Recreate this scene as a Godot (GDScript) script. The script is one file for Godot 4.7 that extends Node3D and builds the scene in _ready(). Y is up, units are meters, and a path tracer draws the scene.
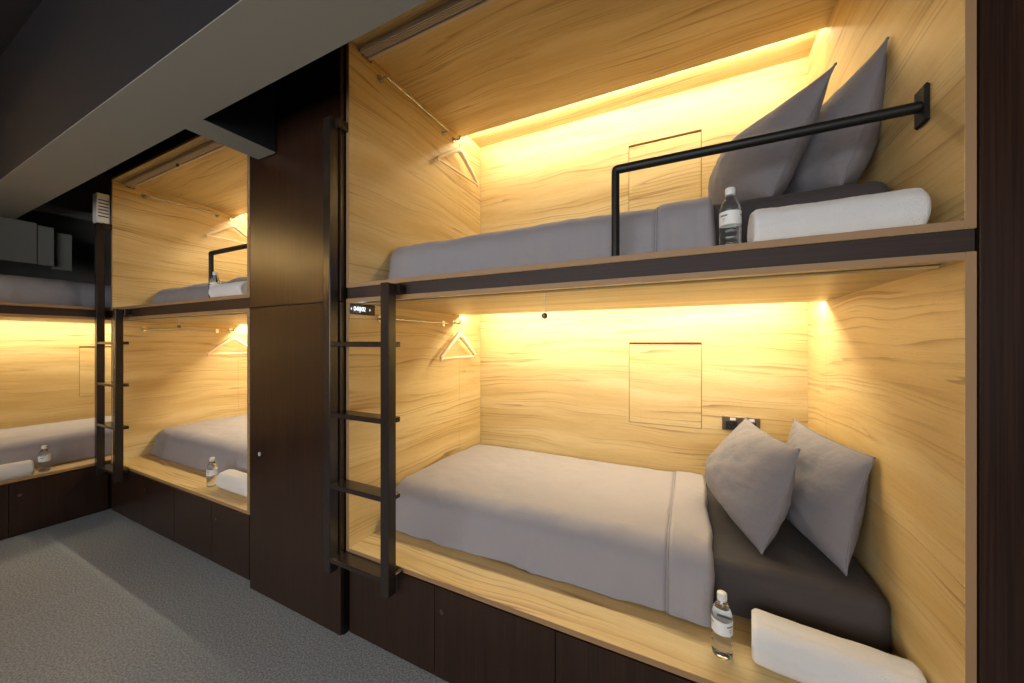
extends Node3D
# Capsule hostel: plywood bunk pods with hidden LED coves along a carpeted aisle.
# World: x runs along the row of pods, y up, +z towards the aisle. Front of the pods is z = 0.

var M := {}            # shared materials
var taken := {}        # names already used at top level
var rng := RandomNumberGenerator.new()
var wob := FastNoiseLite.new()

const T := 0.02        # board thickness
const DEEP := 1.288    # inner back wall of a pod
const COVE := 0.995    # where the ceiling board stops short of the back wall
const LEDC := Color(1.0, 0.965, 0.86)

func _ready() -> void:
	rng.seed = 11
	wob.seed = 5
	wob.frequency = 1.0
	wob.fractal_octaves = 3
	# ---- camera
	var cam := Camera3D.new()
	cam.name = "camera"
	cam.fov = rad_to_deg(2.0 * atan(341.5 / 358.81))
	cam.near = 0.02
	cam.far = 60.0
	cam.position = Vector3(1.5756, 1.499, 1.2746)
	cam.rotation.y = 0.4579
	add_child(cam)
	cam.current = true
	# ---- environment: a closed room, only a trace of sky
	var we := WorldEnvironment.new()
	var env := Environment.new()
	env.background_mode = Environment.BG_COLOR
	env.background_color = Color(0.02, 0.02, 0.025)
	env.tonemap_mode = Environment.TONE_MAPPER_LINEAR
	env.tonemap_exposure = 1.0
	env.sdfgi_enabled = true
	env.ssao_enabled = true
	env.ssil_enabled = true
	we.environment = env
	we.name = "environment"
	add_child(we)
	# ---- aisle fill: wide soft area light added behind the camera
	var fill_lamp := AreaLight3D.new()
	fill_lamp.name = "fill_glow"
	fill_lamp.area_size = Vector2(4.6, 1.5)
	fill_lamp.light_color = FILLC
	fill_lamp.light_energy = FILL
	fill_lamp.area_range = 14.0
	fill_lamp.shadow_enabled = true
	fill_lamp.position = Vector3(0.6, 1.65, 3.36)
	add_child(fill_lamp)
	materials()
	room()
	bunks()
	locker()
	ladders()
	bedding()
	small_things()

const FILL := 7.8
const FILLC := Color(0.985, 0.99, 1.0)

# ------------------------------------------------------------------ naming
func numbered(called: String) -> String:
	if not taken.has(called):
		taken[called] = 0
		return called
	taken[called] += 1
	return "%s_%03d" % [called, taken[called]]

func tag(o: Node3D, label: String, category: String, group := "", kind := "") -> Node3D:
	if label: o.set_meta("label", label)
	if category: o.set_meta("category", category)
	if group: o.set_meta("group", group)
	if kind: o.set_meta("kind", kind)
	return o

func thing(called: String, label: String, category: String, at := Vector3.ZERO, turn := 0.0, group := "") -> Node3D:
	var o := Node3D.new()
	o.name = numbered(called)
	add_child(o)
	o.position = at
	o.rotation.y = turn
	tag(o, label, category, group)
	return o

func st0() -> SurfaceTool:
	var st := SurfaceTool.new()
	st.begin(Mesh.PRIMITIVE_TRIANGLES)
	return st

func part(called: String, st: SurfaceTool, m: Material, parent: Node3D, label := "") -> MeshInstance3D:
	return mpart(called, st.commit(), m, parent, label)

func mpart(called: String, mesh: Mesh, m: Material, parent: Node3D, label := "") -> MeshInstance3D:
	var o := MeshInstance3D.new()
	o.mesh = mesh
	o.material_override = m
	o.name = numbered(called) if parent == self else called
	parent.add_child(o, true)
	if label: o.set_meta("label", label)
	return o

func struct(called: String, st: SurfaceTool, m: Material, label := "") -> MeshInstance3D:
	var o := part(called, st, m, self)
	o.set_meta("kind", "structure")
	if label: o.set_meta("label", label)
	return o

# ------------------------------------------------------------------ shapes
func tri(st: SurfaceTool, p: Array, uv: Array, n: Vector3) -> void:
	var idx := [0, 1, 2]
	if (p[1] - p[0]).cross(p[2] - p[0]).dot(n) > 0.0: idx = [0, 2, 1]
	for i in idx:
		st.set_normal(n)
		st.set_uv(uv[i])
		st.add_vertex(p[i])

func face(st: SurfaceTool, p: Array, n: Vector3, grain: int, off: Vector2) -> void:
	# uv: u runs along the grain axis, v across it, in board units (2.6 m x 1.4 m per texture)
	var a := n.abs()
	var na := 0 if a.x >= a.y and a.x >= a.z else (1 if a.y >= a.z else 2)
	var ua := grain
	if ua == na: ua = (na + 1) % 3
	var va := 3 - na - ua
	var uv := []
	for q in p: uv.append(Vector2(q[ua] / 2.6, q[va] / 1.4) + off)
	tri(st, [p[0], p[1], p[2]], [uv[0], uv[1], uv[2]], n)
	if p.size() == 4: tri(st, [p[0], p[2], p[3]], [uv[0], uv[2], uv[3]], n)

func box(st: SurfaceTool, a: Vector3, b: Vector3, bev := 0.0015, grain := 0, off := Vector2.ZERO) -> void:
	var lo := Vector3(min(a.x, b.x), min(a.y, b.y), min(a.z, b.z))
	var hi := Vector3(max(a.x, b.x), max(a.y, b.y), max(a.z, b.z))
	var s := hi - lo
	bev = min(bev, 0.45 * min(s.x, min(s.y, s.z)))
	var c := (lo + hi) * 0.5
	var h := s * 0.5
	var i := h - Vector3.ONE * bev
	for ax in 3:
		var u := (ax + 1) % 3
		var v := (ax + 2) % 3
		for sg in [-1.0, 1.0]:
			var n := Vector3.ZERO
			n[ax] = sg
			var ps := []
			for q in [[-1, -1], [1, -1], [1, 1], [-1, 1]]:
				var p := c
				p[ax] += sg * h[ax]; p[u] += q[0] * i[u]; p[v] += q[1] * i[v]
				ps.append(p)
			face(st, ps, n, grain, off)
	if bev <= 0.0: return
	for ax in 3:      # bevel strips that run along ax
		var u := (ax + 1) % 3
		var v := (ax + 2) % 3
		for q in [[-1, -1], [1, -1], [1, 1], [-1, 1]]:
			var n := Vector3.ZERO
			n[u] = q[0]; n[v] = q[1]
			var ps := []
			for e in [[-1, 0], [1, 0], [1, 1], [-1, 1]]:
				var p := c
				p[ax] += e[0] * i[ax]
				p[u] += q[0] * (h[u] if e[1] == 0 else i[u])
				p[v] += q[1] * (i[v] if e[1] == 0 else h[v])
				ps.append(p)
			face(st, ps, n.normalized(), grain, off)

func boxst(a: Vector3, b: Vector3, bev := 0.0015, grain := 0, off := Vector2.ZERO) -> SurfaceTool:
	var st := st0()
	box(st, a, b, bev, grain, off)
	return st

func grid(nu: int, nv: int, f: Callable, flip := false, closed_u := false) -> Array:
	# vertices and triangles of a parametric sheet
	var vs := PackedVector3Array()
	var uv := PackedVector2Array()
	var ix := PackedInt32Array()
	for j in nv + 1:
		for i in nu + 1:
			vs.append(f.call(float(i) / nu, float(j) / nv))
			uv.append(Vector2(float(i) / nu, float(j) / nv))
	for j in nv:
		for i in nu:
			var a := j * (nu + 1) + i
			var q := [a, a + 1, a + nu + 2, a, a + nu + 2, a + nu + 1]
			if flip: q = [a, a + nu + 2, a + 1, a, a + nu + 1, a + nu + 2]
			for k in q: ix.append(k)
	return [vs, uv, ix]

func sheets(list: Array, uvscale := Vector2.ONE) -> ArrayMesh:
	# joins sheets into one smooth mesh
	var st := st0()
	st.set_smooth_group(0)
	for g in list:
		var vs: PackedVector3Array = g[0]
		var uv: PackedVector2Array = g[1]
		for k in g[2]:
			st.set_uv(uv[k] * uvscale)
			st.add_vertex(vs[k])
	st.generate_normals()
	st.index()
	return st.commit()

func tube(st: SurfaceTool, pts: Array, r: float, n := 10, caps := true) -> void:
	var rings := []
	var side := Vector3.ZERO
	for k in pts.size():
		var d: Vector3 = (pts[min(k + 1, pts.size() - 1)] - pts[max(k - 1, 0)]).normalized()
		if side == Vector3.ZERO:
			side = d.cross(Vector3.UP if absf(d.y) < 0.9 else Vector3.RIGHT).normalized()
		side = (side - d * side.dot(d)).normalized()
		var up := d.cross(side)
		var grow := 1.0
		if k > 0 and k < pts.size() - 1:
			var d1: Vector3 = (pts[k] - pts[k - 1]).normalized()
			grow = 1.0 / maxf(0.6, absf(d.dot(d1)))
		var ring := []
		for a in n:
			var t := TAU * a / n
			ring.append([pts[k] + (side * cos(t) + up * sin(t)) * r * grow, (side * cos(t) + up * sin(t))])
		rings.append(ring)
	for k in pts.size() - 1:
		for a in n:
			var b := (a + 1) % n
			var q := [rings[k][a], rings[k][b], rings[k + 1][b], rings[k + 1][a]]
			for t3 in [[0, 1, 2], [0, 2, 3]]:
				var p0: Vector3 = q[t3[0]][0]
				var p1: Vector3 = q[t3[1]][0]
				var p2: Vector3 = q[t3[2]][0]
				var idx: Array = t3
				if (p1 - p0).cross(p2 - p0).dot(q[t3[0]][1]) > 0.0: idx = [t3[0], t3[2], t3[1]]
				for w in idx:
					st.set_normal(q[w][1]); st.set_uv(Vector2(float(k), float(a) / n)); st.add_vertex(q[w][0])
	if caps:
		for e in [0, pts.size() - 1]:
			var d: Vector3 = (pts[0] - pts[1]).normalized() if e == 0 else (pts[e] - pts[e - 1]).normalized()
			for a in n:
				tri(st, [pts[e], rings[e][a][0], rings[e][(a + 1) % n][0]], [Vector2.ZERO, Vector2.ZERO, Vector2.ZERO], d)

func lathe(profile: Array, n := 28) -> ArrayMesh:
	# profile: [radius, height] from bottom to top, round the y axis
	var g := grid(n, profile.size() - 1, func(u, v):
		var k: int = int(round(v * (profile.size() - 1)))
		var t: float = -TAU * u
		return Vector3(cos(t) * profile[k][0], profile[k][1], sin(t) * profile[k][0]), true)
	return sheets([g])

func rounded_box(lo: Vector3, hi: Vector3, r: float, n := 10, bump := 0.0) -> ArrayMesh:
	var list := []
	var c := (lo + hi) * 0.5
	var h := (hi - lo) * 0.5
	for ax in 3:
		for sg in [-1.0, 1.0]:
			var u := (ax + 1) % 3
			var v := (ax + 2) % 3
			list.append(grid(n * 4, n * 4, func(s, t):
				var p := Vector3.ZERO
				p[ax] = sg * h[ax]; p[u] = spread(s, h[u], r); p[v] = spread(t, h[v], r)
				var inner := Vector3(clampf(p.x, -h.x + r, h.x - r), clampf(p.y, -h.y + r, h.y - r), clampf(p.z, -h.z + r, h.z - r))
				var d := p - inner
				var q := inner + (d.normalized() * r if d.length() > 1e-6 else Vector3.ZERO)
				if bump > 0.0: q += d.normalized() * bump * wob.get_noise_3dv((q + c) * Vector3(2.0, 2.5, 5.0))
				return c + q, sg < 0.0))
	return sheets(list)

func spread(s: float, h: float, r: float) -> float:
	# parameter 0..1 to -h..h with more samples in the rounded ends
	if s < 0.25: return -h + r * (s / 0.25)
	if s > 0.75: return h - r * ((1.0 - s) / 0.25)
	return -h + r + (2.0 * h - 2.0 * r) * (s - 0.25) / 0.5

# ------------------------------------------------------------------ materials
func flat(c: Color, rough := 0.7, metal := 0.0) -> StandardMaterial3D:
	var m := StandardMaterial3D.new()
	m.albedo_color = c
	m.roughness = rough
	m.metallic = metal
	return m

func noise_tex(sz: int, freq: float, normal: bool, strength := 4.0, sd := 1, oct := 4, ramp: Gradient = null) -> NoiseTexture2D:
	var t := NoiseTexture2D.new()
	var n := FastNoiseLite.new()
	n.seed = sd
	n.frequency = freq
	n.fractal_octaves = oct
	t.noise = n
	t.width = sz
	t.height = sz
	t.seamless = true
	t.as_normal_map = normal
	t.bump_strength = strength
	if ramp: t.color_ramp = ramp
	return t

func ramp2(a: Color, b: Color) -> Gradient:
	var g := Gradient.new()
	g.set_color(0, a)
	g.set_color(1, b)
	return g

func wood_image(sd: int, w: int, h: int, light: Color, mid: Color, dark: Color) -> ImageTexture:
	var im := Image.create(w, h, false, Image.FORMAT_RGB8)
	var n1 := FastNoiseLite.new(); n1.seed = sd; n1.frequency = 1.0; n1.fractal_octaves = 3
	var n2 := FastNoiseLite.new(); n2.seed = sd + 7; n2.frequency = 1.0; n2.fractal_octaves = 3
	var n3 := FastNoiseLite.new(); n3.seed = sd + 13; n3.frequency = 1.0; n3.fractal_octaves = 2
	for y in h:
		var v := 1.4 * y / h
		for x in w:
			var u := 2.6 * x / w
			var warp := n1.get_noise_2d(u * 0.45, v * 0.9) * 0.075 + n1.get_noise_2d(u * 2.0 + 9.0, v * 4.0) * 0.007
			var r := (v + warp) * 26.0 + n2.get_noise_2d(u * 0.3, (v + warp) * 9.0) * 1.5
			var f := r - floorf(r)
			var line := pow(f, 5.0) * (1.0 if f < 0.97 else (1.0 - f) / 0.03)       # late wood, sharp on one side
			var strong := clampf(n2.get_noise_2d(u * 0.7 + 40.0, (v + warp) * 7.0) * 1.7 + 0.42, 0.0, 1.0)
			var fine := n3.get_noise_2d(u * 5.0, (v + warp * 0.9) * 330.0)
			var broad := n1.get_noise_2d(u * 0.5 + 70.0, (v + warp) * 6.0)
			var c := light.lerp(mid, clampf(0.42 + broad * 0.75 + fine * 0.30, 0.0, 1.0))
			c = c.lerp(dark, clampf(line * strong * 0.85 + maxf(fine - 0.25, 0.0) * 0.30, 0.0, 1.0))
			im.set_pixel(x, y, c)
	return ImageTexture.create_from_image(im)

func dark_image(sd: int, w: int, h: int) -> ImageTexture:
	var im := Image.create(w, h, false, Image.FORMAT_RGB8)
	var n3 := FastNoiseLite.new(); n3.seed = sd; n3.frequency = 1.0; n3.fractal_octaves = 3
	for y in h:
		var v := 1.4 * y / h
		for x in w:
			var u := 2.6 * x / w
			var fine := n3.get_noise_2d(u * 1.3, v * 170.0) + 0.5 * n3.get_noise_2d(u * 0.7, v * 30.0 + 50.0)
			im.set_pixel(x, y, Color(0.150, 0.090, 0.062).lerp(Color(0.222, 0.140, 0.095), clampf(0.5 + fine * 0.9, 0.0, 1.0)))
	return ImageTexture.create_from_image(im)

func cloth(c: Color, sd: int, wr := 0.35) -> StandardMaterial3D:
	var m := flat(c, 0.85)
	m.uv1_triplanar = true
	m.uv1_world_triplanar = true
	m.uv1_scale = Vector3.ONE * 1.6
	m.normal_enabled = true
	m.normal_texture = M.wrinkle
	m.normal_scale = wr
	m.rim_enabled = true
	m.rim = 0.25
	return m

func materials() -> void:
	M.wrinkle = noise_tex(512, 0.012, true, 9.0, 21, 4)
	var wl := Color(0.86, 0.765, 0.55)
	var wm := Color(0.78, 0.65, 0.41)
	var wd := Color(0.56, 0.41, 0.235)
	for k in 2:
		var m := flat(Color.WHITE, 0.42)
		m.albedo_texture = wood_image(3 + 50 * k, 1280, 896, wl, wm, wd)
		M["wood%d" % k] = m
	var edge := flat(Color(0.63, 0.49, 0.34), 0.55)
	M.edge = edge
	var dw := flat(Color.WHITE, 0.30)
	dw.albedo_texture = dark_image(4, 1024, 1024)
	M.dark = dw
	var fr := flat(Color.WHITE, 0.6)
	fr.albedo_texture = dw.albedo_texture
	M.fascia = fr
	M.metal = flat(Color(0.17, 0.14, 0.125), 0.24, 0.0)
	M.black = flat(Color(0.06, 0.055, 0.05), 0.5)
	M.chrome = flat(Color(0.78, 0.77, 0.75), 0.16, 1.0)
	M.satin = flat(Color(0.82, 0.82, 0.80), 0.45, 0.3)
	M.bronze = flat(Color(0.50, 0.44, 0.38), 0.32, 0.8)
	M.steelplate = flat(Color(0.52, 0.45, 0.38), 0.3, 0.85)
	M.white_plastic = flat(Color(0.90, 0.90, 0.88), 0.4)
	M.cassette = flat(Color(0.84, 0.78, 0.70), 0.45)
	M.copper = flat(Color(0.50, 0.32, 0.20), 0.45)
	M.hanger = flat(Color(0.92, 0.82, 0.65), 0.5)
	var carpet := flat(Color.WHITE, 0.97)
	carpet.albedo_texture = noise_tex(1024, 0.055, false, 1.0, 8, 5, ramp2(Color(0.47, 0.485, 0.49), Color(0.83, 0.845, 0.85)))
	carpet.normal_enabled = true
	carpet.normal_texture = noise_tex(1024, 0.16, true, 10.0, 9, 3)
	carpet.normal_scale = 1.0
	carpet.uv1_triplanar = true
	carpet.uv1_world_triplanar = true
	carpet.uv1_scale = Vector3.ONE * 1.45
	M.carpet = carpet
	M.soffit = flat(Color(0.54, 0.525, 0.48), 0.8)
	M.navy = flat(Color(0.085, 0.08, 0.098), 0.85)
	M.wallgrey = flat(Color(0.50, 0.50, 0.47), 0.85)
	M.duvet = cloth(Color(0.61, 0.595, 0.61), 1, 0.3)
	M.sheet = cloth(Color(0.25, 0.23, 0.23), 2, 0.25)
	M.pillow = cloth(Color(0.49, 0.475, 0.49), 3, 0.6)
	var tw := flat(Color(0.93, 0.92, 0.91), 0.95)
	tw.uv1_triplanar = true
	tw.uv1_world_triplanar = true
	tw.uv1_scale = Vector3.ONE * 7.0
	tw.normal_enabled = true
	tw.normal_texture = noise_tex(512, 0.09, true, 10.0, 31, 3)
	tw.normal_scale = 0.9
	tw.rim_enabled = true
	tw.rim = 0.3
	M.towel = tw
	var water := flat(Color(0.97, 0.98, 0.98, 0.02), 0.02)
	water.refraction_enabled = true
	water.refraction_scale = 0.033
	M.water = water
	var lab := flat(Color.WHITE, 0.6)
	var im := Image.create(256, 64, false, Image.FORMAT_RGB8)
	im.fill(Color(0.93, 0.93, 0.92))
	for k in 3:      # two rows of small print, several times round
		im.fill_rect(Rect2i(14 + k * 85, 16, 30, 7), Color(0.45, 0.45, 0.46))
		im.fill_rect(Rect2i(22 + k * 85, 32, 14, 4), Color(0.62, 0.62, 0.62))
		im.fill_rect(Rect2i(24 + k * 85, 42, 10, 4), Color(0.66, 0.66, 0.66))
	lab.albedo_texture = ImageTexture.create_from_image(im)
	M.paper = lab
	var led := flat(Color(1, 0.9, 0.75), 0.5)
	led.emission_enabled = true
	led.emission = LEDC
	led.emission_energy_multiplier = 2.0
	M.led = led
	var sign_glow := flat(Color(0.95, 0.97, 1.0), 0.5)
	sign_glow.emission_enabled = true
	sign_glow.emission = Color(0.92, 0.96, 1.0)
	sign_glow.emission_energy_multiplier = 1.1
	M.sign_glow = sign_glow

# ------------------------------------------------------------------ lights
func led_strip(length: float, lid: float, energy: float, label: String, at: Vector3, turn := 0.0, up := 0.55) -> void:
	# fixed under the cove lid just behind the edge of the ceiling board, out of sight; shines down and at the back wall
	var t := thing("led_strip_light", label, "led strip", at + Basis(Vector3.UP, turn) * Vector3(length / 2, lid, -1.030), turn, "led strips hidden in the coves")
	var h := length / 2 - 0.05
	for x in [-0.42, 0.0, 0.42]: part("clip", boxst(Vector3(x * length - 0.01, -0.014, -0.004), Vector3(x * length + 0.01, 0.0, 0.004), 0.0), M.white_plastic, t)
	var tb := st0()
	tube(tb, [Vector3(-h, -0.023, 0), Vector3(h, -0.023, 0)], 0.009, 12)
	part("light_tube", tb, M.led, t)
	# the round diffuser throws most of its light down over the bed, the rest up and back into the cove
	for q in [[-95.0, 1.0], [25.0, up]]:
		var l := AreaLight3D.new()
		l.name = "strip_glow"
		l.area_size = Vector2(2.0 * h, 0.018)
		l.light_color = LEDC
		l.light_energy = energy * q[1]
		l.area_range = 8.0
		l.shadow_enabled = true
		l.basis = Basis(Vector3.RIGHT, deg_to_rad(q[0]))
		l.position = Vector3(0, -0.023, 0) + l.basis * Vector3(0, 0, -0.0105)
		t.add_child(l, true)

# ------------------------------------------------------------------ setting
func room() -> void:
	struct("floor", boxst(Vector3(-4.5, -0.1, -1.5), Vector3(4.4, 0, 3.4), 0.0), M.carpet, "blue grey loop pile carpet")
	struct("ceiling", boxst(Vector3(-4.5, 3.4, -1.5), Vector3(4.4, 3.5, 3.4), 0.0), M.navy, "dark painted ceiling")
	struct("wall_back", boxst(Vector3(-4.5, 0, -1.6), Vector3(4.4, 3.4, -1.5), 0.0), M.navy)
	struct("wall_front", boxst(Vector3(-4.5, 0, 3.4), Vector3(4.4, 3.4, 3.5), 0.0), M.navy)
	var fill_panel := thing("fill_panel_1", "", "", Vector3(0.6, 1.65, 3.4))  # unseen glowing panel, added as the body of the aisle fill
	fill_panel.set_meta("kind", "structure")
	var fill_face := flat(Color(0.9, 0.92, 0.95), 0.6)
	fill_face.emission_enabled = true
	fill_face.emission = FILLC
	fill_face.emission_energy_multiplier = 0.8
	part("fill_panel_frame", boxst(Vector3(-2.36, -0.81, -0.03), Vector3(2.36, 0.81, -0.001), 0.002), M.black, fill_panel)
	part("fill_panel_face", boxst(Vector3(-2.3, -0.75, -0.035), Vector3(2.3, 0.75, -0.0305), 0.0), fill_face, fill_panel)
	struct("wall_left", boxst(Vector3(-4.6, 0, -1.5), Vector3(-4.5, 3.4, 3.4), 0.0), M.wallgrey)
	struct("wall_right", boxst(Vector3(4.4, 0, -1.5), Vector3(4.5, 3.4, 3.4), 0.0), M.navy)
	# boxed-in beam along the aisle, with a short cross arm back to the locker
	var b := thing("ceiling_beam", "boxed-in grey beam with dark side running along the aisle above the pods", "beam", Vector3(0, 2.57, 0.5))
	b.set_meta("kind", "structure")
	part("soffit", boxst(Vector3(-3.7, 0, -0.12), Vector3(4.39, 0.0039, 0.1400), 0.0012), M.soffit, b, "pale grey underside of the beam")
	part("beam_side", boxst(Vector3(-3.7, 0.004, 0.11), Vector3(4.39, 0.83, 0.138), 0.0), M.navy, b, "dark painted side of the beam")
	part("inner_side", boxst(Vector3(-3.7, 0.004, -0.12), Vector3(4.39, 0.83, -0.10), 0.0), M.navy, b)
	part("end_cap", boxst(Vector3(-3.72, 0.0, -0.12), Vector3(-3.7, 0.83, 0.1395), 0.0), M.soffit, b)
	var arm := part("cross_arm", boxst(Vector3(-0.70, 0.004, -0.46), Vector3(-0.53, 0.83, -0.1205), 0.0), M.navy, b, "short dark sided cross arm reaching back over the locker")
	part("arm_soffit", boxst(Vector3(-0.70, 0.0, -0.46), Vector3(-0.53, 0.0039, -0.1190), 0.0), M.soffit, arm)
	# fascia above the pods up to the ceiling, and the tall dark end panel beside the nearest bunk
	struct("trim_1", boxst(Vector3(0.0, 3.07, -0.06), Vector3(2.2, 3.4, -0.03), 0.0, 1), M.black, "black fascia above the bunk")
	struct("trim_2", boxst(Vector3(-2.99, 2.945, -0.06), Vector3(-0.87, 3.4, -0.03), 0.0, 1), M.black, "black fascia above the bunk by the corner")
	struct("wall_end", boxst(Vector3(2.203, 0, -1.49), Vector3(2.95, 3.4, 0.004), 0.001, 1), M.dark, "tall dark brown end panel")

# ------------------------------------------------------------------ bunks
func pod(root: Node3D, L: float, yb: float, yc: float, lid: float, hatch: Rect2, wood: int, slot: bool) -> void:
	# one sleeping pod: yb underside of platform, yc ceiling underside, lid underside of cove lid
	var w: Material = M["wood%d" % wood]
	var w2: Material = M["wood%d" % (1 - wood)]
	var top := yc + T
	var o := Vector2(0.01, -yb / 1.4 + 0.02)
	for s in 2:
		var x0 := 0.0 if s == 0 else L - T
		var st := st0()
		box(st, Vector3(x0, yb, -0.986), Vector3(x0 + T, top, 0), 0.0012, 2, Vector2(0.52 + 0.02 * s, o.y + 0.04 * s))
		box(st, Vector3(x0, top, -0.986), Vector3(x0 + T, lid, -0.88), 0.0, 2, Vector2(0.52, o.y))
		var p := part("side_panel", st, w2 if s == 0 else w, root)
		part("rear_board", boxst(Vector3(x0, yb, -DEEP), Vector3(x0 + T, lid, -0.9865), 0.0012, 2, Vector2(0.52 + 0.02 * s, o.y + 0.04 * s)), w2 if s == 0 else w, p)
		part("edge_band", boxst(Vector3(x0 + 0.0005, yb + 0.0005, 0.0), Vector3(x0 + T - 0.0005, top - 0.0005, 0.0012), 0.0005, 1), M.edge, p)
	var pf := part("platform", boxst(Vector3(T, yb, -DEEP), Vector3(L - T, yb + 0.022, 0), 0.0012, 0, Vector2(0.03, 0.95)), w, root)
	part("edge_band", boxst(Vector3(T, yb + 0.0005, 0.0), Vector3(L - T, yb + 0.0215, 0.0012), 0.0005), M.edge, pf)
	var lip := part("front_lip", boxst(Vector3(T, yc, -0.035), Vector3(L - T, top, 0), 0.0012, 0), w2, root)
	part("edge_band", boxst(Vector3(T, yc + 0.0005, 0.0), Vector3(L - T, top - 0.0005, 0.0012), 0.0005), M.edge, lip)
	var z0 := -0.10 if slot else -0.0351
	part("ceiling_board", boxst(Vector3(T, yc, -COVE), Vector3(L - T, yc + 0.018, z0), 0.001, 0, Vector2(0.06, 0.93)), w2, root)
	if slot: part("blind_slot", boxst(Vector3(T, yc + 0.024, -0.12), Vector3(L - T, yc + 0.034, -0.03), 0.0), M.dark, root)
	var cv := part("cove_lid", boxst(Vector3(T, lid, -DEEP), Vector3(L - T, lid + 0.012, -0.88), 0.0, 0, Vector2(0.0, 0.4)), w, root)
	part("cove_batten", boxst(Vector3(T, yc + 0.018, -0.90), Vector3(L - T, lid, -0.88), 0.0), w, cv)
	# back panel with the cut-out for the service hatch
	var bk := st0()
	var zb := -DEEP - 0.018
	var ob := Vector2(0.02, -yb / 1.4 + 0.01)
	var hx0 := hatch.position.x
	var hx1 := hatch.end.x
	var hy0 := hatch.position.y
	var hy1 := hatch.end.y
	box(bk, Vector3(T, yb, zb), Vector3(hx0, lid, -DEEP), 0.0, 0, ob)
	box(bk, Vector3(hx1, yb, zb), Vector3(L - T, lid, -DEEP), 0.0, 0, ob)
	box(bk, Vector3(hx0, yb, zb), Vector3(hx1, hy0, -DEEP), 0.0, 0, ob)
	box(bk, Vector3(hx0, hy1, zb), Vector3(hx1, lid, -DEEP), 0.0, 0, ob)
	part("back_panel", bk, w, root)
	var ht := part("service_hatch", boxst(Vector3(hx0 + 0.003, hy0 + 0.003, zb), Vector3(hx1 - 0.003, hy1 - 0.016, -DEEP), 0.001, 0, ob + Vector2(0.004, 0.03)), w, root, "flush square service hatch with a finger slot along its top")
	part("hatch_backing", boxst(Vector3(hx0 - 0.02, hy0 - 0.02, zb - 0.012), Vector3(hx1 + 0.02, hy1 + 0.02, zb - 0.002), 0.0), M.copper, ht)
	# clothes rail and hook on the side panel at the foot end
	var yr := yc - 0.072
	var cr := st0()
	tube(cr, [Vector3(T, yr, -0.205), Vector3(T + 0.04, yr, -0.205), Vector3(T + 0.045, yr, -0.212), Vector3(T + 0.045, yr, -0.773), Vector3(T + 0.04, yr, -0.78), Vector3(T, yr, -0.78)], 0.0055, 8)
	var rail := part("clothes_rail", cr, M.chrome, root, "thin chrome clothes rail")
	for z in [-0.205, -0.78]:
		var fl := st0()
		tube(fl, [Vector3(T, yr, z), Vector3(T + 0.006, yr, z)], 0.02, 14)
		part("flange", fl, M.chrome, rail)
	var hk := st0()
	tube(hk, [Vector3(T, yr + 0.01, -0.905), Vector3(T + 0.005, yr + 0.01, -0.905)], 0.018, 14)
	tube(hk, [Vector3(T + 0.003, yr + 0.01, -0.905), Vector3(T + 0.04, yr + 0.004, -0.905), Vector3(T + 0.058, yr + 0.006, -0.905), Vector3(T + 0.062, yr + 0.03, -0.905)], 0.005, 8)
	part("wall_hook", hk, M.chrome, root, "small chrome wall hook")

func guard_rail(root: Node3D, L: float, y: float, x0: float) -> void:
	var z := -0.165
	var g := st0()
	var yt := y + 0.375
	tube(g, [Vector3(x0, y, z), Vector3(x0, yt - 0.006, z), Vector3(x0 + 0.0015, yt - 0.002, z), Vector3(x0 + 0.006, yt, z), Vector3(L - T - 0.005, yt, z)], 0.0155, 16)
	var gr := part("guard_rail", g, M.black, root, "black tubular guard rail")
	part("flange", boxst(Vector3(L - T - 0.012, yt - 0.055, z - 0.03), Vector3(L - T, yt + 0.055, z + 0.03), 0.008), M.black, gr)

func storage(root_at: Vector3, turn: float, L: float, seams: Array, locks: Array, label: String) -> void:
	var t := thing("storage_base", label, "storage base", root_at, turn, "dark storage bases under the pods")
	part("carcass", boxst(Vector3(0.0, 0.03, -1.28), Vector3(L, 0.422, -0.022), 0.0, 1), M.dark, t)
	part("plinth", boxst(Vector3(0.0, 0.0, -1.28), Vector3(L, 0.03, -0.035), 0.0, 1), M.dark, t)
	for k in seams.size() - 1:
		var d := part("door", boxst(Vector3(seams[k] + 0.0015, 0.016, -0.020), Vector3(seams[k + 1] - 0.0015, 0.414, -0.002), 0.001, 1, Vector2(0.1 * k, 0.13 * k)), M.dark, t)
		if k < locks.size() and locks[k] > -90.0:
			var lk := st0()
			tube(lk, [Vector3(locks[k], 0.315, -0.002), Vector3(locks[k], 0.315, 0.002)], 0.011, 14)
			tube(lk, [Vector3(locks[k], 0.315, 0.002), Vector3(locks[k], 0.315, 0.005)], 0.006, 10)
			part("lock", lk, M.bronze, d, "small round cam lock")

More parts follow.
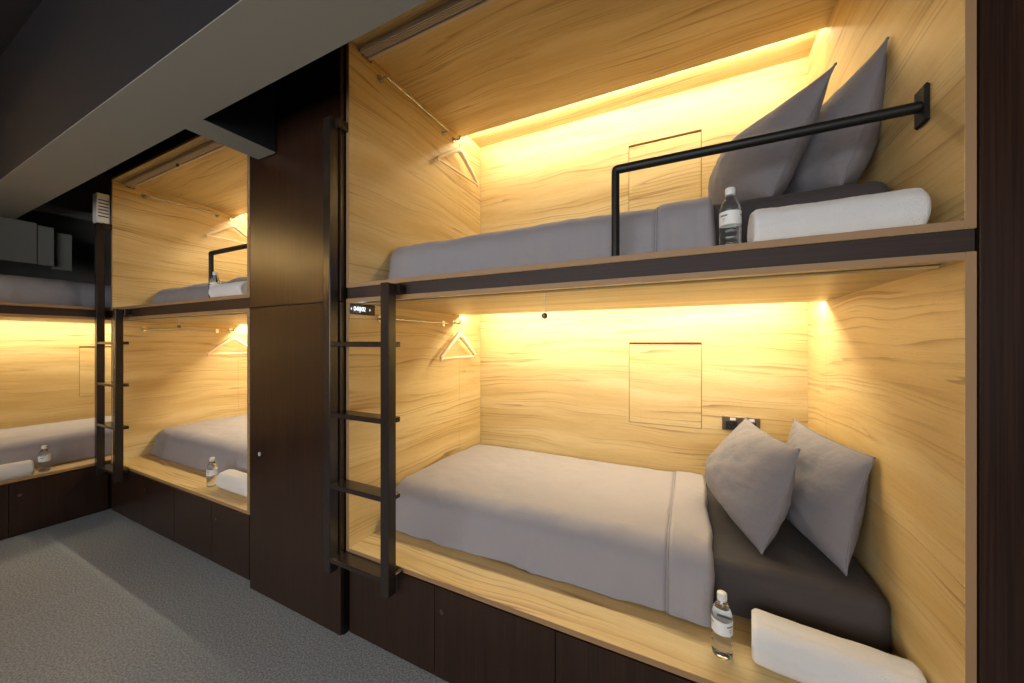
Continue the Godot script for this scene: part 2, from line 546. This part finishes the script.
func blind(at: Vector3, turn: float, L: float, ballx: float, drop: float, label: String, surface: bool) -> void:
	var t := thing("roller_blind", label, "roller blind", at, turn, "rolled-up blinds at the pod openings")
	var st := st0()
	if surface:       # ribbed cassette screwed under the ceiling board
		box(st, Vector3(T + 0.006, -0.020, -0.128), Vector3(L - T - 0.006, 0, -0.060), 0.002)
		for k in 4: box(st, Vector3(T + 0.006, -0.026, -0.070 - k * 0.010), Vector3(L - T - 0.006, -0.0195, -0.0635 - k * 0.010), 0.001)
		box(st, Vector3(T + 0.006, -0.030, -0.128), Vector3(L - T - 0.006, -0.0195, -0.108), 0.002)
	else:
		box(st, Vector3(T + 0.006, 0.004, -0.092), Vector3(L - T - 0.006, 0.022, -0.045), 0.002)
	part("cassette", st, M.cassette if surface else M.black, t)
	if surface:
		part("end_bracket", boxst(Vector3(T, -0.034, -0.142), Vector3(T + 0.012, 0.0, -0.078), 0.004), M.copper, t)
		part("shadow_strip", boxst(Vector3(T + 0.006, -0.006, -0.140), Vector3(L - T - 0.006, 0, -0.128), 0.0), M.black, t)  # black strip standing in for the shadow line behind the cassette
	if drop > 0.0:
		var c := st0()
		tube(c, [Vector3(ballx, -0.001, -0.085), Vector3(ballx, -drop, -0.085)], 0.0012, 6)
		var cord := part("pull_cord", c, M.white_plastic, t)
		var bl := SphereMesh.new()
		bl.radius = 0.0125
		bl.height = 0.025
		var bo := mpart("pull_ball", bl, M.bronze, cord)
		bo.position = Vector3(ballx, -drop - 0.01, -0.085)

const LA := 2.2
const LB := 2.115
const XB := -2.985
const XC := -3.045
const ZC := 1.072
const ELOW := 1.9

func bunks() -> void:
	# bunk with the lit number sign, next to the end panel
	var a := thing("bunk_bed", "two-storey plywood bunk with guard rail between locker and dark end panel", "bunk bed", Vector3.ZERO, 0.0, "built-in bunks")
	pod(a, LA, 0.423, 1.698, 1.757, Rect2(1.207, 0.947, 0.443, 0.547), 0, true)
	pod(a, LA, 1.774, 3.045, 3.112, Rect2(1.205, 2.295, 0.443, 0.547), 1, false)
	part("fascia_rail", boxst(Vector3(0.0, 1.7185, -0.03), Vector3(LA, 1.7735, -0.006), 0.001, 0), M.fascia, a, "dark rail between the two pods")
	guard_rail(a, LA, 1.796, 1.318)
	led_strip(LA, 1.757, ELOW, "warm LED strip in the cove of the pod with the number sign", Vector3.ZERO)
	led_strip(LA, 3.112, 0.55 * ELOW, "warm LED strip in the cove of the pod above the number sign", Vector3.ZERO, 0.0, 1.3)
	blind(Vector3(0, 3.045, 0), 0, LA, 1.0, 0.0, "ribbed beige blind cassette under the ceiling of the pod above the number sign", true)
	blind(Vector3(0, 1.698, 0), 0, LA, 1.052, 0.085, "blind with hanging pull ball in the pod with the number sign", false)
	storage(Vector3.ZERO, 0, LA, [0.02, 0.562, 1.127, 1.69, 2.2], [-99.0, 0.605, -99.0, 1.73], "dark storage base with lock under the pod with the number sign")
	# bunk between the locker and the corner
	var b := thing("bunk_bed", "two-storey plywood bunk between the dark locker and the corner ladder", "bunk bed", Vector3(XB, 0, 0), 0.0, "built-in bunks")
	pod(b, LB, 0.423, 1.685, 1.757, Rect2(1.207, 0.947, 0.443, 0.547), 1, true)
	pod(b, LB, 1.774, 2.92, 2.987, Rect2(1.205, 2.2, 0.443, 0.547), 0, false)
	part("fascia_rail", boxst(Vector3(0.0, 1.7055, -0.03), Vector3(LB, 1.7735, -0.006), 0.001, 0), M.fascia, b)
	part("side_cheek", boxst(Vector3(LB, 0.43, -1.28), Vector3(LB + 0.065, 3.39, -0.05), 0.0, 1), M.dark, b)
	guard_rail(b, LB, 1.796, XB * -1.0 - 1.69)
	led_strip(LB, 1.757, 1.2 * ELOW, "warm LED strip in the cove of the lower pod between locker and corner", Vector3(XB, 0, 0))
	led_strip(LB, 2.987, 0.7 * ELOW, "warm LED strip in the cove of the upper pod between locker and corner", Vector3(XB, 0, 0), 0.0, 1.0)
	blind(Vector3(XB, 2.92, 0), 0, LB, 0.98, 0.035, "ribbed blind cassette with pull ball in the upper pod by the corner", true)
	blind(Vector3(XB, 1.685, 0), 0, LB, 1.0, 0.06, "blind with pull ball in the lower pod between locker and corner", false)
	storage(Vector3(XB, 0, 0), 0, LB, [0.0, 0.625, 1.147, 1.667, 2.113], [-99.0, 0.665, -99.0, 1.73], "dark storage base with locks between the locker and the corner")
	# corner bunk across the end of the aisle, open loft above
	var c := thing("bunk_bed", "plywood corner bunk facing along the aisle with an unlit loft bed above", "bunk bed", Vector3(XC, 0, ZC), PI / 2, "built-in bunks")
	pod(c, LA, 0.423, 1.69, 1.757, Rect2(1.207, 0.9, 0.443, 0.547), 0, true)
	part("fascia_rail", boxst(Vector3(0.0, 1.7105, -0.03), Vector3(LA, 1.7735, -0.006), 0.001, 0), M.fascia, c)
	var lp := part("loft_platform", boxst(Vector3(0, 1.774, -DEEP), Vector3(LA, 1.796, 0), 0.001, 0), M.wood1, c)
	part("edge_band", boxst(Vector3(0, 1.7745, 0.0), Vector3(LA, 1.7955, 0.0012), 0.0005), M.edge, lp)
	led_strip(LA, 1.757, 0.7 * ELOW, "warm LED strip in the cove of the corner pod", Vector3(XC, 0, ZC), PI / 2)
	blind(Vector3(XC, 1.69, ZC), PI / 2, LA, 0.2, 0.0, "blind cassette in the slot of the corner pod", false)
	storage(Vector3(XC, 0, ZC), PI / 2, LA, [0.0, 0.55, 1.072 - 0.0], [-99.0, 0.60], "dark storage base with lock under the corner pod")
	# next bunk along the end of the aisle, past the edge of the picture: the dark doors mirror its light
	var c2 := thing("bunk_bed", "two-storey plywood bunk beyond the corner bunk along the end of the aisle", "bunk bed", Vector3(XC, 0, ZC + 2.21), PI / 2, "built-in bunks")
	pod(c2, LA, 0.423, 1.69, 1.757, Rect2(1.207, 0.947, 0.443, 0.547), 1, true)
	pod(c2, LA, 1.774, 2.92, 2.987, Rect2(1.205, 2.2, 0.443, 0.547), 0, false)
	led_strip(LA, 1.757, 0.35 * ELOW, "warm LED strip in the lower cove of the bunk beyond the corner", Vector3(XC, 0, ZC + 2.21), PI / 2)
	led_strip(LA, 2.987, 0.22 * ELOW, "warm LED strip in the upper cove of the bunk beyond the corner", Vector3(XC, 0, ZC + 2.21), PI / 2, 18.0)
	storage(Vector3(XC, 0, ZC + 2.21), PI / 2, LA, [0.0, 0.55, 1.1, 1.65, 2.2], [], "dark storage base under the bunk beyond the corner")
	# bulkhead and panels at the back of the loft
	var bh := thing("loft_bulkhead", "grey boxed bulkhead hanging over the back of the loft bed", "bulkhead", Vector3(-3.72, 2.2, 0.0))
	part("panel", boxst(Vector3(-0.03, 0.0, 0.262), Vector3(0.0, 0.37, 1.06), 0.001), M.wallgrey, bh)
	part("narrow_panel", boxst(Vector3(-0.05, 0.0, 0.162), Vector3(-0.01, 0.355, 0.259), 0.001), M.wallgrey, bh)
	part("recess_panel", boxst(Vector3(-0.10, -0.02, 0.04), Vector3(-0.07, 0.33, 0.160), 0.001), M.wallgrey, bh)
	part("cross_rail", boxst(Vector3(-0.08, 0.50, -0.6), Vector3(-0.02, 0.57, 0.30), 0.001), M.wallgrey, bh)
	struct("wall_loft", boxst(Vector3(-4.35, 1.8, -1.2), Vector3(-4.31, 3.39, 1.07), 0.0), M.wallgrey, "grey wall behind the loft bed")

# ------------------------------------------------------------------ locker and ladders
func locker() -> void:
	var t := thing("locker", "tall dark brown wooden locker with two doors between the bunks", "locker", Vector3(-0.80, 0, 0.0))
	part("carcass", boxst(Vector3(0.002, 0.0, -1.28), Vector3(0.795, 3.39, 0.012), 0.0, 1), M.black, t)
	var d := part("door", boxst(Vector3(0.0, 0.012, 0.0125), Vector3(0.798, 1.700, 0.032), 0.0012, 1), M.dark, t)
	var lk := st0()
	tube(lk, [Vector3(0.104, 0.835, 0.032), Vector3(0.104, 0.835, 0.037)], 0.012, 14)
	part("lock", lk, M.satin, d, "small round silver lock")
	part("door", boxst(Vector3(0.0, 1.704, 0.0125), Vector3(0.798, 3.388, 0.032), 0.0012, 1, Vector2(0.2, 0.37)), M.dark, t)

func ladder(dx: float, ltop: float, label: String) -> void:
	var t := thing("bunk_ladder", label, "ladder", Vector3(dx, 0.35, 0.06), 0.0, "bunk ladders")
	# stiles are 50 mm square tube, the taller one is the grab post
	var z0 := -0.023
	var z1 := 0.026
	var s1 := part("grab_post", boxst(Vector3(-0.062, 0.0, z0), Vector3(-0.012, ltop - 0.35, z1), 0.003, 1), M.metal, t)
	var br := st0()
	box(br, Vector3(-0.0119, ltop - 0.40, z0 + 0.002), Vector3(0.018, ltop - 0.352, z0 + 0.022), 0.002, 1)
	box(br, Vector3(0.0, ltop - 0.40, -0.058), Vector3(0.018, ltop - 0.352, z0 + 0.004), 0.002, 1)
	part("top_bracket", br, M.metal, s1)
	var s2 := part("stile", boxst(Vector3(0.326, 0.0, z0), Vector3(0.376, 1.414, z1), 0.003, 1), M.metal, t)
	part("top_bracket", boxst(Vector3(0.335, 1.372, -0.058), Vector3(0.395, 1.412, z0), 0.002, 1), M.metal, s2)
	part("foot_bracket", boxst(Vector3(0.365, 0.076, -0.058), Vector3(0.385, 0.092, z0 + 0.01), 0.002, 1), M.metal, s2)
	for y in [0.405, 0.772, 1.125, 1.474]:
		part("rung", boxst(Vector3(-0.012, y - 0.35, -0.058), Vector3(0.368, y - 0.326, z1 - 0.002), 0.003, 0), M.metal, t)

func ladders() -> void:
	ladder(0.0, 2.615, "dark brown metal bunk ladder fixed beside the locker")
	ladder(-2.978, 2.525, "dark brown metal bunk ladder in the corner below the louvred box")
	var v := thing("louvred_vent", "white louvred vent box above the corner ladder", "vent", Vector3(-3.04, 2.53, 0.0))
	part("housing", boxst(Vector3(-0.04, 0.0, 0.004), Vector3(0.05, 0.255, 0.088), 0.006), M.white_plastic, v)
	for k in 6:
		var st := st0()
		box(st, Vector3(0.0495, 0.05 + k * 0.028, 0.014), Vector3(0.0525, 0.059 + k * 0.028, 0.078), 0.0008)
		part("slot", st, M.black, v)

# ------------------------------------------------------------------ bedding
func duvet(at: Vector3, turn: float, x0: float, x1: float, base: float, mtop: float, zf: float, cuff0: float, m: Material, label: String, sd: float) -> void:
	var t := thing("duvet", label, "duvet", at, turn, "duvets on the pod beds")
	var zb := -1.268
	var off := func(x: float, th: float, a: float, b: float) -> float:
		var r := 0.022
		var e := minf(x - a, b - x)
		if e >= r: return th
		return th * sqrt(maxf(0.0, 1.0 - pow((r - e) / r, 2.0)))
	var prof := func(s: float, o: float, x: float) -> Vector3:
		# s: 0 at the back wall, 1 at the hem on the platform
		var R := 0.085 + o
		var y1 := mtop + o
		var z1 := zf + o
		var l1 := (z1 - R) - zb
		var l2 := R * PI / 2
		var l3 := y1 - R - base
		var tot := l1 + l2 + l3
		var d := s * tot
		var p := Vector3(x, 0, 0)
		var n := Vector3.UP
		if d < l1:
			p.y = y1; p.z = zb + d
			p.y -= 0.05 * pow(1.0 - minf(d / 0.10, 1.0), 2.0)
		elif d < l1 + l2:
			var a := (d - l1) / R
			p.y = y1 - R + R * cos(a); p.z = z1 - R + R * sin(a)
			n = Vector3(0, cos(a), sin(a))
		else:
			var k := (d - l1 - l2)
			p.y = y1 - R - k; p.z = z1 + 0.035 * pow(k / maxf(l3, 0.01), 1.4)
			n = Vector3(0, 0, 1)
		var hang := clampf((d - l1) / (l2 + l3), 0.0, 1.0)
		# soft folds: broad swells on top, hanging folds at the front
		var w := 0.011 * wob.get_noise_3d(x * 1.6, s * 2.2, sd) + 0.004 * wob.get_noise_3d(x * 7.0, s * 5.0, sd + 3.0)
		w += hang * (0.010 * wob.get_noise_2d(x * 6.5, sd) + 0.0035 * wob.get_noise_2d(x * 19.0 + s * 2.0, sd + 1.0))
		p += n * w
		p.y = maxf(p.y, base + 0.003 + hang * 0.010 * maxf(0.0, wob.get_noise_2d(x * 3.0, sd + 5.0)))
		return p
	var cover := grid(110, 64, func(u, v):
		var x: float = lerpf(x0, cuff0 + 0.01, u)
		return prof.call(v, off.call(x, 0.034, x0, cuff0 + 0.012), x))
	mpart("cover", sheets([cover]), m, t)
	var cf := grid(36, 64, func(u, v):
		var x: float = lerpf(cuff0, x1, u) + 0.012 * wob.get_noise_2d(v * 3.0, sd + 9.0) * u
		return prof.call(v, 0.006 + off.call(lerpf(cuff0, x1, u), 0.040, cuff0, x1), x))
	mpart("turned_cuff", sheets([cf]), m, t)
	var pip := st0()
	var pts := []
	for k in 50: pts.append(prof.call(k / 49.0, 0.036, cuff0 + 0.004))
	tube(pip, pts, 0.004, 6)
	part("seam", pip, m, t)

func mattress(at: Vector3, turn: float, x0: float, x1: float, base: float, top: float, zf: float, label: String) -> void:
	var t := thing("mattress", label, "mattress", at, turn, "mattresses in the pods")
	mpart("fitted_sheet", rounded_box(Vector3(x0, base + 0.001, -1.275), Vector3(x1, top, zf), 0.045, 10, 0.006), M.sheet, t)

func pillow(c: Array, thick: float, m: Material, label: String, group: String, sd: float, at := Vector3.ZERO, wf := 0.42) -> void:
	# wf: share of the bulge on the wall side; c: bottom front, bottom back, top back, top front corner
	var t := thing("pillow", label, "pillow", at, 0.0, group)
	var o: Vector3 = (c[0] + c[1]) * 0.5
	t.position = at + o
	var n: Vector3 = (c[1] - c[0]).cross(c[3] - c[0]).normalized()
	var mid := func(u: float, v: float) -> Vector3:
		# edges drawn in between the corner ears
		var a := 2.0 * u - 1.0
		var b := 2.0 * v - 1.0
		var uu := 0.5 + 0.5 * a * (1.0 - 0.06 * (1.0 - b * b))
		var vv := 0.5 + 0.5 * b * (1.0 - 0.065 * (1.0 - a * a))
		var p: Vector3 = c[0].lerp(c[1], uu).lerp(c[3].lerp(c[2], uu), vv)
		p += n * (0.02 * sin(u * 3.0 + sd) * sin(v * 3.1))
		return p - o
	var surf := func(u: float, v: float, sg: float) -> Vector3:
		var e := pow(maxf(16.0 * u * (1 - u) * v * (1 - v), 0.0), 0.56)
		var sag := 1.0 + 0.6 * (0.5 - v)
		var w := wob.get_noise_3d(u * 2.2, v * 2.2, sd + sg * 4.0) * 0.022 * e
		var edge: float = 1.0 - minf(1.0, 6.0 * minf(minf(u, 1 - u), minf(v, 1 - v)))
		w += 0.012 * edge * e * wob.get_noise_3d(u * 8.0, v * 8.0, sd + sg) + 0.006 * e * wob.get_noise_3d(u * 5.0 + v * 3.0, v * 2.0 - u, sd + 20.0)
		return mid.call(u, v) + n * sg * ((wf if sg > 0.0 else 1.0 - wf) * thick * e * sag + w)
	var f1 := grid(44, 44, func(u, v): return surf.call(ease2(u), ease2(v), 1.0))
	var f2 := grid(44, 44, func(u, v): return surf.call(ease2(u), ease2(v), -1.0), true)
	mpart("cushion", sheets([f1, f2]), m, t)
	var st := st0()
	var pts := []
	for k in 4:
		for i in 16:
			var f := i / 16.0
			var q: Vector2 = [Vector2(f, 0), Vector2(1, f), Vector2(1 - f, 1), Vector2(0, 1 - f)][k]
			pts.append(mid.call(ease2(q.x), ease2(q.y)))
	pts.append(pts[0])
	tube(st, pts, 0.0035, 6, false)
	part("piping", st, m, t)

func ease2(x: float) -> float:
	return 0.5 - 0.5 * cos(PI * x)

func towel(at: Vector3, turn: float, length: float, r: float, label: String, sd: float) -> void:
	var t := thing("rolled_towel", label, "towel", at, turn, "rolled white towels")
	var sec := func(a: float, x: float) -> Vector3:
		# slightly sagging roll with a flat underside; a runs round the roll
		var rr := r * (1.0 + 0.05 * wob.get_noise_3d(cos(a) * 1.2, sin(a) * 1.2, x * 3.0 + sd) + 0.025 * wob.get_noise_3d(cos(a) * 3.0, sin(a) * 3.0, x * 14.0 + sd))
		# end of the towel lies as a step on the upper back
		var f := fposmod(a / TAU - 0.18, 1.0)
		rr *= 1.0 + 0.055 * f
		var y := sin(a) * rr * 0.93
		var z := cos(a) * rr * 1.06
		return Vector3(x, maxf(y, -r * 0.80) + r * 0.80, z)
	var body := grid(64, 40, func(u, v):
		var x: float = (v - 0.5) * length
		var e := minf(v, 1.0 - v) * length
		var shrink := 1.0
		if e < 0.02: shrink = 0.86 + 0.14 * sqrt(maxf(0.0, 1.0 - pow((0.02 - e) / 0.02, 2.0)))
		var p: Vector3 = sec.call(TAU * u, x)
		return Vector3(x, r * 0.8 + (p.y - r * 0.8) * shrink, p.z * shrink), false)
	var list := [body]
	for sg in [-1.0, 1.0]:
		list.append(grid(64, 26, func(u, v):
			var x: float = sg * 0.5 * length
			var p: Vector3 = sec.call(TAU * u, x)
			var k: float = 0.86 * (1.0 - v)
			# spiral layers of the roll
			var lay := fposmod(v * 5.0 + u, 1.0)
			var dip := (0.007 * pow(absf(lay - 0.5) * 2.0, 3.0)) * (1.0 if v > 0.04 else 0.0)
			return Vector3(x - sg * dip, r * 0.8 + (p.y - r * 0.8) * k, p.z * k), sg < 0.0))
	mpart("roll", sheets(list), M.towel, t)

func bottle(at: Vector3, turn: float, label: String) -> void:
	var t := thing("water_bottle", label, "bottle", at, turn, "small water bottles")
	var R := 0.0315
	var prof := [[0.0, 0.004], [0.014, 0.003], [0.024, 0.0], [0.0285, 0.003], [R, 0.010], [R, 0.030], [R - 0.0015, 0.034], [R, 0.038], [R, 0.052], [R - 0.0015, 0.056], [R, 0.060], [R, 0.078], [R - 0.001, 0.080], [R - 0.001, 0.128], [R, 0.130], [R - 0.0012, 0.136], [R - 0.0005, 0.142], [R - 0.004, 0.150], [R - 0.006, 0.156], [R - 0.008, 0.158], [0.018, 0.170], [0.0135, 0.177], [0.0125, 0.180], [0.0125, 0.184], [0.0, 0.184]]
	mpart("body", lathe(prof), M.water, t, "clear bottle full of water")
	var wrap := grid(32, 1, func(u, v):
		var a: float = -TAU * u
		return Vector3(cos(a) * (R + 0.0004), lerpf(0.082, 0.126, v), sin(a) * (R + 0.0004)), true)
	for k in wrap[1].size(): wrap[1][k] = Vector2(wrap[1][k].x, 1.0 - wrap[1][k].y)
	mpart("paper_label", sheets([wrap]), M.paper, t, "white paper label with small print")
	mpart("cap", lathe([[0.0, 0.183], [0.0145, 0.1835], [0.015, 0.185], [0.015, 0.203], [0.0142, 0.2065], [0.012, 0.208], [0.0, 0.208]], 24), M.white_plastic, t)

func hanger(at: Vector3, turn: float, label: String) -> void:
	# origin where the hook rests; hangs in the local y-z plane
	var t := thing("coat_hanger", label, "hanger", at, turn, "wooden coat hangers")
	for s in [-1.0, 1.0]:
		var g := grid(4, 14, func(u, v):
			var k: float = v
			var q := Vector3(0, -0.100 - 0.165 * pow(k, 1.08), s * (0.238 * k))
			var hw := 0.012 - 0.003 * k
			var hh := 0.019 - 0.007 * k
			var c: Vector2 = [Vector2(-1, -1), Vector2(1, -1), Vector2(1, 1), Vector2(-1, 1), Vector2(-1, -1)][int(round(u * 4))]
			return q + Vector3(c.x * hw, c.y * hh, 0))
		var mesh := sheets([g])
		mpart("shoulder", mesh, M.hanger, t)
	var bar := st0()
	tube(bar, [Vector3(0, -0.268, -0.222), Vector3(0, -0.268, 0.222)], 0.008, 10)
	part("trouser_bar", bar, M.hanger, t)
	var ends := st0()
	for s in [-1.0, 1.0]: tube(ends, [Vector3(0, -0.268, s * 0.215), Vector3(0, -0.277, s * 0.238)], 0.010, 10)
	part("tips", ends, M.hanger, t)
	var hk := st0()
	var pts := [Vector3(0, -0.105, 0), Vector3(0, -0.045, 0)]
	for k in 9:
		var a := -PI / 2 + k * PI / 7.0
		pts.append(Vector3(0, -0.020 + 0.02 * sin(a), 0.0 + 0.02 * cos(a)))
	tube(hk, pts, 0.0018, 6)
	part("hook", hk, M.chrome, t, "thin metal hook")

func bedding() -> void:
	# pod with the number sign: pale duvet, two pillows
	mattress(Vector3.ZERO, 0, 0.03, 2.178, 0.445, 0.650, -0.315, "mattress in charcoal fitted sheet under the pale pillows")
	duvet(Vector3.ZERO, 0, 0.032, 1.665, 0.445, 0.650, -0.300, 1.495, M.duvet, "pale grey duvet with turned cuff in the pod with the number sign", 1.0)
	pillow([Vector3(1.835, 0.655, -0.44), Vector3(1.74, 0.655, -1.0), Vector3(1.85, 1.085, -1.02), Vector3(1.955, 1.085, -0.45)], 0.245, M.pillow, "pale grey pillow standing nearest the duvet cuff in the signed pod", "pillows in the lower pods", 2.0, Vector3.ZERO, 0.36)
	pillow([Vector3(2.085, 0.655, -0.42), Vector3(1.97, 0.655, -1.0), Vector3(2.06, 1.100, -1.02), Vector3(2.168, 1.085, -0.44)], 0.215, M.pillow, "pale grey pillow leaning against the side wall in the signed pod", "pillows in the lower pods", 6.0)
	# pod above it: darker bedding
	mattress(Vector3.ZERO, 0, 0.03, 2.165, 1.796, 2.030, -0.285, "mattress in charcoal fitted sheet behind the guard rail")
	duvet(Vector3.ZERO, 0, 0.032, 1.665, 1.796, 2.030, -0.285, 1.455, M.duvet, "lavender grey duvet with turned cuff behind the guard rail", 4.0)
	pillow([Vector3(1.85, 2.035, -0.35), Vector3(1.725, 2.035, -0.88), Vector3(1.895, 2.50, -0.95), Vector3(2.045, 2.49, -0.385)], 0.27, M.pillow, "grey pillow propped behind the guard rail and water bottle above the signed pod", "pillows in the upper pods", 3.0, Vector3.ZERO, 0.36)
	pillow([Vector3(2.045, 2.035, -0.33), Vector3(1.97, 2.035, -0.88), Vector3(2.08, 2.50, -0.93), Vector3(2.172, 2.515, -0.36)], 0.235, M.pillow, "grey pillow propped against the side wall beside the guard rail end", "pillows in the upper pods", 8.0, Vector3.ZERO, 0.5)
	# bunk between locker and corner
	var o := Vector3(XB, 0, 0)
	mattress(o, 0, 0.03, 2.08, 0.445, 0.640, -0.315, "mattress in the lower pod between locker and corner")
	duvet(o, 0, 0.032, 1.62, 0.445, 0.640, -0.300, 1.45, M.duvet, "pale grey duvet in the lower pod between locker and corner", 11.0)
	mattress(o, 0, 0.03, 2.08, 1.796, 1.97, -0.285, "mattress in the upper pod between locker and corner")
	duvet(o, 0, 0.032, 1.45, 1.796, 1.97, -0.285, 1.28, M.duvet, "pale grey duvet in the upper pod between locker and corner", 14.0)
	pillow([Vector3(1.82, 1.975, -0.36), Vector3(1.62, 1.975, -0.86), Vector3(1.76, 2.35, -0.95), Vector3(1.93, 2.35, -0.385)], 0.19, M.pillow, "grey pillow in the upper pod between locker and corner", "pillows in the upper pods", 5.0, o)
	pillow([Vector3(1.77, 0.645, -0.42), Vector3(1.65, 0.645, -0.95), Vector3(1.75, 1.05, -0.98), Vector3(1.87, 1.05, -0.44)], 0.19, M.pillow, "pale grey pillow in the lower pod between locker and corner", "pillows in the lower pods", 7.0, o)
	# corner pod and loft
	var oc := Vector3(XC, 0, ZC)
	mattress(oc, PI / 2, 0.03, 2.165, 0.445, 0.640, -0.315, "mattress in the corner pod")
	duvet(oc, PI / 2, 0.032, 1.75, 0.445, 0.640, -0.300, 1.60, M.duvet, "pale grey duvet in the corner pod", 21.0)
	mattress(oc, PI / 2, 0.03, 2.165, 1.797, 2.0, -0.23, "mattress on the unlit loft over the corner pod")
	duvet(oc, PI / 2, 0.032, 1.75, 1.797, 2.0, -0.215, 1.60, M.duvet, "grey duvet on the unlit loft over the corner pod", 24.0)

# ------------------------------------------------------------------ small things
func small_things() -> void:
	bottle(Vector3(1.676, 0.4455, -0.124), 0.6, "clear water bottle beside the towel in the pod with the number sign")
	bottle(Vector3(1.698, 1.7965, -0.105), 1.2, "clear water bottle between the rail post and the towel behind the rail")
	bottle(Vector3(-1.544, 0.4455, -0.106), 0.2, "clear water bottle in the lower pod between locker and corner")
	bottle(Vector3(-1.51, 1.7965, -0.11), 2.0, "clear water bottle in the upper pod between locker and corner")
	bottle(Vector3(-3.125, 0.4455, 0.339), 0.8, "clear water bottle beside the towel in the corner pod")
	towel(Vector3(1.965, 0.4455, -0.155), -0.13, 0.40, 0.077, "white towel roll beside the bottle in the pod with the number sign", 1.0)
	towel(Vector3(1.945, 1.7965, -0.10), 0.0, 0.385, 0.068, "white towel roll under the guard rail end", 5.0)
	towel(Vector3(-1.26, 0.4455, -0.155), 0.0, 0.40, 0.068, "white towel roll in the lower pod between locker and corner", 9.0)
	towel(Vector3(-1.25, 1.7965, -0.105), 0.0, 0.40, 0.062, "white towel roll in the upper pod between locker and corner", 12.0)
	towel(Vector3(-3.115, 0.4455, 0.60), PI / 2, 0.40, 0.066, "white towel roll in the corner pod", 15.0)
	hanger(Vector3(0.074, 1.651, -0.905), 0.05, "wooden coat hanger on the hook in the pod with the number sign")
	hanger(Vector3(0.074, 2.998, -0.905), -0.06, "wooden coat hanger on the hook above the lavender duvet")
	hanger(Vector3(XB + 0.074, 1.638, -0.905), 0.05, "wooden coat hanger in the lower pod between locker and corner")
	hanger(Vector3(XB + 0.074, 2.873, -0.905), -0.05, "wooden coat hanger in the upper pod between locker and corner")
	# power socket by the pillows
	var s := thing("power_socket", "bronze double power socket on the back wall behind the pale pillows", "socket", Vector3(1.857, 1.0, -DEEP))
	part("plate", boxst(Vector3(-0.098, -0.043, 0.0), Vector3(0.098, 0.043, 0.007), 0.003), M.steelplate, s)
	for k in 2:
		var cx := -0.048 + 0.096 * k
		var ins := part("socket_insert", boxst(Vector3(cx - 0.03, -0.036, 0.007), Vector3(cx + 0.03, 0.012, 0.0085), 0.001), M.black, s)
		for q in [[0.0, 0.0, 0.004, 0.008], [-0.012, -0.022, 0.007, 0.004], [0.012, -0.022, 0.007, 0.004]]:
			part("pin_hole", boxst(Vector3(cx + q[0] - q[2] / 2, q[1] - q[3] / 2, 0.0084), Vector3(cx + q[0] + q[2] / 2, q[1] + q[3] / 2, 0.0092), 0.0), M.bronze, ins)
		part("rocker_switch", boxst(Vector3(cx - 0.008, 0.018, 0.007), Vector3(cx + 0.022, 0.034, 0.012), 0.002), M.white_plastic, s)
	# lit number sign on the side wall behind the ladder
	var g := thing("number_sign", "small black sign with glowing white pod numbers behind the ladder", "sign", Vector3(T, 1.672, -0.08))
	part("plate", boxst(Vector3(0, -0.031, -0.085), Vector3(0.006, 0.024, 0.076), 0.002), M.black, g)
	var tm := TextMesh.new()
	var fnt := SystemFont.new()
	fnt.font_names = PackedStringArray(["Droid Sans"])
	tm.font = fnt
	tm.text = "04|02"
	tm.font_size = 32
	tm.pixel_size = 0.00092
	tm.depth = 0.002
	var tx := mpart("sign_digits", tm, M.sign_glow, g, "glowing white digits")
	tx.rotation.y = PI / 2
	tx.position = Vector3(0.0072, -0.003, 0.018)
	for z in [0.068, -0.045]:
		var ar := st0()
		tri(ar, [Vector3(0.0065, -0.012, z), Vector3(0.0065, 0.004, z), Vector3(0.0065, -0.004, z + (0.008 if z > 0 else -0.008))], [Vector2.ZERO, Vector2.ZERO, Vector2.ZERO], Vector3.RIGHT)
		part("sign_arrow", ar, M.sign_glow, g)
	var gl := OmniLight3D.new()
	gl.name = "sign_light"
	gl.light_color = Color(0.92, 0.96, 1.0)
	gl.light_energy = 0.0012
	gl.light_size = 0.02
	gl.omni_range = 6.0
	gl.shadow_enabled = true
	gl.position = Vector3(0.02, -0.003, 0.018)
	g.add_child(gl)
